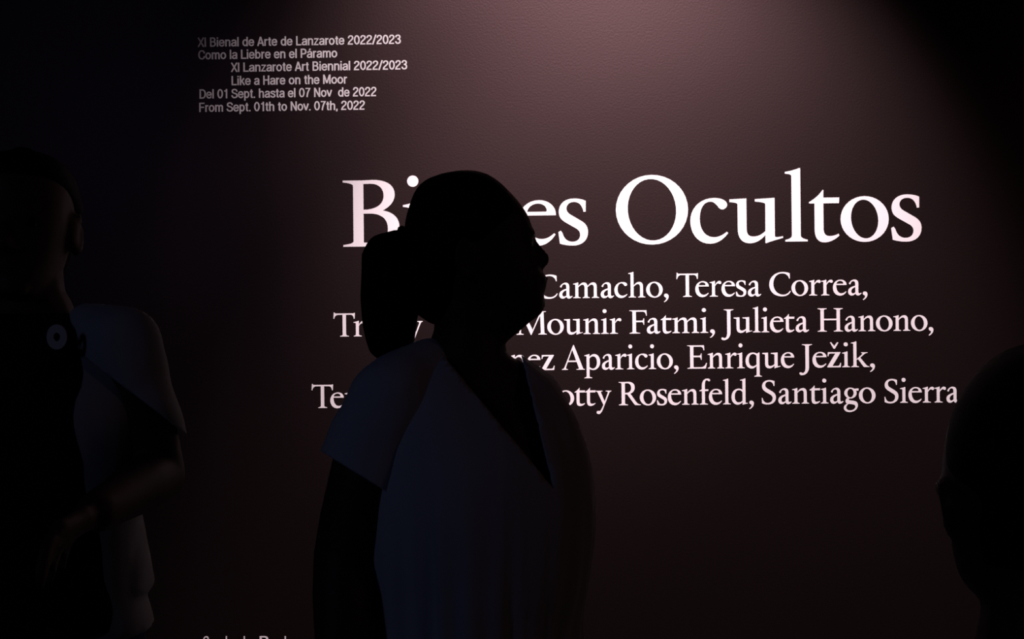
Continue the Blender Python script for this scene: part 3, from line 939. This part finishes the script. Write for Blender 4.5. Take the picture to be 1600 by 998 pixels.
for sg in (-1, 1):
    a, b, c = fr_(sg * .165, 0, 1.035), fr_(sg * .205, -.02, .80), fr_(sg * .205, .05, .60)
    limb(body, [(a, .050), (a.lerp(b, .5), .044), (b, .038), (b.lerp(c, .3), .037), (c, .025)])
    hand(body, c, (0, 0, -1), fr_.s * -sg, fr_.f, .85)
legs(body, fr_, .68, .38, .075, .9)
feet(body, fr_, .075)
skin('body', body, .0048, M_SKIN, near, 3)
hb = bmesh.new()
rr = []
for z, b_, f_, w_ in rows:
    if z > zr(880):
        t = max(0.0, min(1.0, (z - zr(745)) / (zr(640) - zr(745))))
        rr.append((z, b_ - .0025, (f_ if t > .9 else f_ * .7 + f_ * .3 * t), w_ + (.0018 if z > zr(745) else -.004)))
rr.append((rr[-1][0] + .002, rr[-1][1] + .02, rr[-1][2] - .02, .008))
head_bm(hb, place_r, rr, [], 2.15)
skin('hair', hb, .0045, M_HAIR, near, 2)
sb = bmesh.new()
loft(sb, torso_rings(fr_, [(.62, .172, .128, 0)] + [(z, a + .014, b + .014, o_) for z, a, b, o_ in T_R[1:-1]] + [(1.112, .078, .066, .006)], 22))
for sg in (-1, 1):
    limb(sb, [(fr_(sg * .165, 0, 1.035), .064), (fr_(sg * .19, -.012, .88), .060)])
skin('sweatshirt', sb, .008, M_BLACK, near, 4)
tr = bmesh.new()
loft(tr, torso_rings(fr_, [(.62, .158, .115, 0), (.70, .164, .12, 0), (.78, .156, .112, 0)], 8))
legs(tr, fr_, .68, .38, .078, .9, .012, .12)
skin('trousers', tr, .008, M_BLACK, near, 4)
for sg in (-1, 1):
    shoe(near, fr_, sg * .078, sg * .1, M_BLACK)

# ------------------------------------------------------------------ figure in the dark at the left
DL = 1.95
PL = F_PX / DL
l0 = at(38, 499, DL)
fl = Frame((l0.x, DL, 0), R(8))
zl = lambda py: l0.z + (499 - py) / PL
left = thing('person', 'person barely visible in the dark at the left, white short sleeve and oval badge', 'person', (l0.x, DL, 0))
hl = lambda f, s, z: fl(s, f, z)
body = bmesh.new()
L_HEAD = [(462, .030, .030, .080), (450, .040, .055, .093), (436, .050, .070, .096), (415, .059, .080, .095), (395, .065, .085, .094), (370, .070, .090, .095), (345, .0735, .095, .096), (320, .075, .098, .096), (295, .074, .097, .094), (270, .067, .088, .086), (250, .051, .068, .068), (240, .034, .045, .045), (235, .014, .02, .02)]
rows = [(zl(py), -bk, fr2, w_) for py, w_, bk, fr2 in L_HEAD]
head_bm(body, hl, rows,
        [[(.094, 0, zl(345), .005), (.116, 0, zl(385), .008), (.094, .014, zl(392), .007), (.094, -.014, zl(392), .007)],
         [(.096, 0, zl(412), .007), (.086, .02, zl(415), .005), (.086, -.02, zl(415), .005)], [(.094, 0, zl(422), .007), (.084, .018, zl(422), .006), (.084, -.018, zl(422), .006)],
         [(.092, .0, zl(452), .010), (.08, .016, zl(452), .012), (.08, -.016, zl(452), .012)],
         [(.088, .03, zl(338), .009), (.094, .008, zl(340), .006)], [(.088, -.03, zl(338), .009), (.094, -.008, zl(340), .006)]])
ear(body, hl, 0.0, -.074, zl(365), .018, .030, .012)
ear(body, hl, 0.0, .074, zl(365), .018, .030, .012)
limb(body, [(hl(-.01, 0, zl(430)), .058), (hl(-.012, 0, zl(475)), .062), (hl(-.012, 0, zl(510)), .080)])
Z0 = zl(499)
T_L = [(.80, .165, .118, 0), (.90, .172, .122, 0), (1.00, .160, .116, .004), (1.10, .165, .118, .008), (1.20, .178, .122, .010), (1.30, .182, .118, .006), (1.36, .168, .086, -.004), (1.395, .135, .078, -.004), (1.425, .07, .06, -.008)]
loft(body, torso_rings(fl, T_L, 24))
sh, el, wr = at(200, 540, DL - .02), at(248, 742, DL + .0), at(150, 800, DL - .24)
sh2 = fl(-.165, 0, sh.z)
el2, wr2 = fl(-.215, -.02, sh2.z - .29), fl(-.19, .06, sh2.z - .53)
for a, b, c in ((sh, el, wr), (sh2, el2, wr2)):
    limb(body, [(a, .046), (a.lerp(b, .4), .047), (b, .042), (b.lerp(c, .3), .042), (c, .029)])
hand(body, wr, (wr - el), (0, 0.3, -1), (0, -1, 0.2), 1.0)
hand(body, wr2, (0, 0, -1), fl.s, fl.f, 1.0)
legs(body, fl, .84, .48, .09, 1.05)
feet(body, fl, .09)
skin('body', body, .0055, M_SKIN, left, 3)
hb = bmesh.new()
rr = []
for z, b_, f_, w_ in rows:
    if z > zl(440):
        t = max(0.0, min(1.0, (z - zl(335)) / (zl(285) - zl(335))))
        rr.append((z, b_ - .010, -.02 + (f_ + .026) * t, w_ + (.006 if z > zl(340) else -.004)))
rr.append((rr[-1][0] + .008, rr[-1][1] + .02, rr[-1][2] - .02, .010))
head_bm(hb, hl, rr, [])
skin('hair', hb, .005, M_HAIR, left, 2)
sb = bmesh.new()
loft(sb, torso_rings(fl, [(.93, .196, .146, 0), (1.00, .180, .134, .004)] + [(z, a + .012, b + .012, o_) for z, a, b, o_ in T_L[3:-1]] + [(1.428, .088, .074, -.008)], 26))
limb(sb, [(at(150, 512, DL), .040), (at(196, 536, DL - .01), .050)])
limb(sb, [(fl(-.15, 0, sh2.z + .02), .05), (sh2, .064), (sh2.lerp(el2, .45), .064)])
hull_bm(sb, [(at(203, 790, DL + .03), .015, .03, .02), (at(186, 915, DL + .02), .02, .05, .012), (at(224, 915, DL + .02), .012, .05, .012)])
tee = skin('tshirt', sb, .0065, M_TEE, left, 4)
sl = sleeve([(at(140, 505, DL), .034), (at(192, 542, DL - .02), .064), (at(208, 600, DL - .015), .058), (at(228, 660, DL - .01), .058), (at(245, 720, DL), .058)], at(180, 594, DL - .06), at(262, 655, DL - .06), at(200, 530, DL - .06))
o = from_bm('sleeve', sl, M_TEE, tee)
o.modifiers.new('cloth', 'SOLIDIFY').thickness = .003
for w in (.032, -.032):
    e = bmesh.new()
    hull_bm(e, [(hl(.083, w, zl(352)), .0105, .0105, .0105)])
    from_bm('eye', e, M_EYE, left)
vb = bmesh.new()
loft(vb, torso_rings(fl, [(.95, .178, .160, 0), (1.03, .165, .150, .004), (1.12, .166, .142, .008), (1.22, .168, .144, .010), (1.31, .146, .146, .006), (1.365, .122, .134, 0), (1.41, .104, .110, -.004), (1.437, .078, .084, -.008)], 40), 80, False, False)
vest = from_bm('vest', vb, M_BLACK, left)
vest.modifiers.new('cloth', 'SOLIDIFY').thickness = .004
bc = fl(.076, .112, zl(526))
bb = bmesh.new()
ro, ri = .019, .0065
for sgn, dep in ((1, 0.0),):
    for k in range(28):
        a0, a1 = 2 * math.pi * k / 28, 2 * math.pi * (k + 1) / 28
        V = lambda a, r, d: bb.verts.new(bc + fl.s * (math.cos(a) * r * .78) + Vector((0, 0, math.sin(a) * r)) + fl.f * d)
        bb.faces.new((V(a0, ri, 0), V(a0, ro, 0), V(a1, ro, 0), V(a1, ri, 0)))
        bb.faces.new((V(a0, ro, 0), V(a0, ro, -.004), V(a1, ro, -.004), V(a1, ro, 0)))
        bb.faces.new((V(a0, ri, 0), V(a1, ri, 0), V(a1, ri, -.004), V(a0, ri, -.004)))
        bb.faces.new((V(a0, ri, -.004), V(a1, ri, -.004), V(a1, ro, -.004), V(a0, ro, -.004)))
bmesh.ops.remove_doubles(bb, verts=list(bb.verts), dist=1e-5)
badge = from_bm('badge', bb, M_BADGE, left, False)
badge['label'] = 'pale oval badge with a dark centre'
tr = bmesh.new()
loft(tr, torso_rings(fl, [(.80, .178, .130, 0), (.88, .184, .134, 0), (.98, .172, .126, 0)], 8))
legs(tr, fl, .84, .48, .093, 1.05, .014, .12)
skin('trousers', tr, .008, M_NAVY, left, 4)
for sg in (-1, 1):
    shoe(left, fl, sg * .093, sg * .1, M_BLACK)
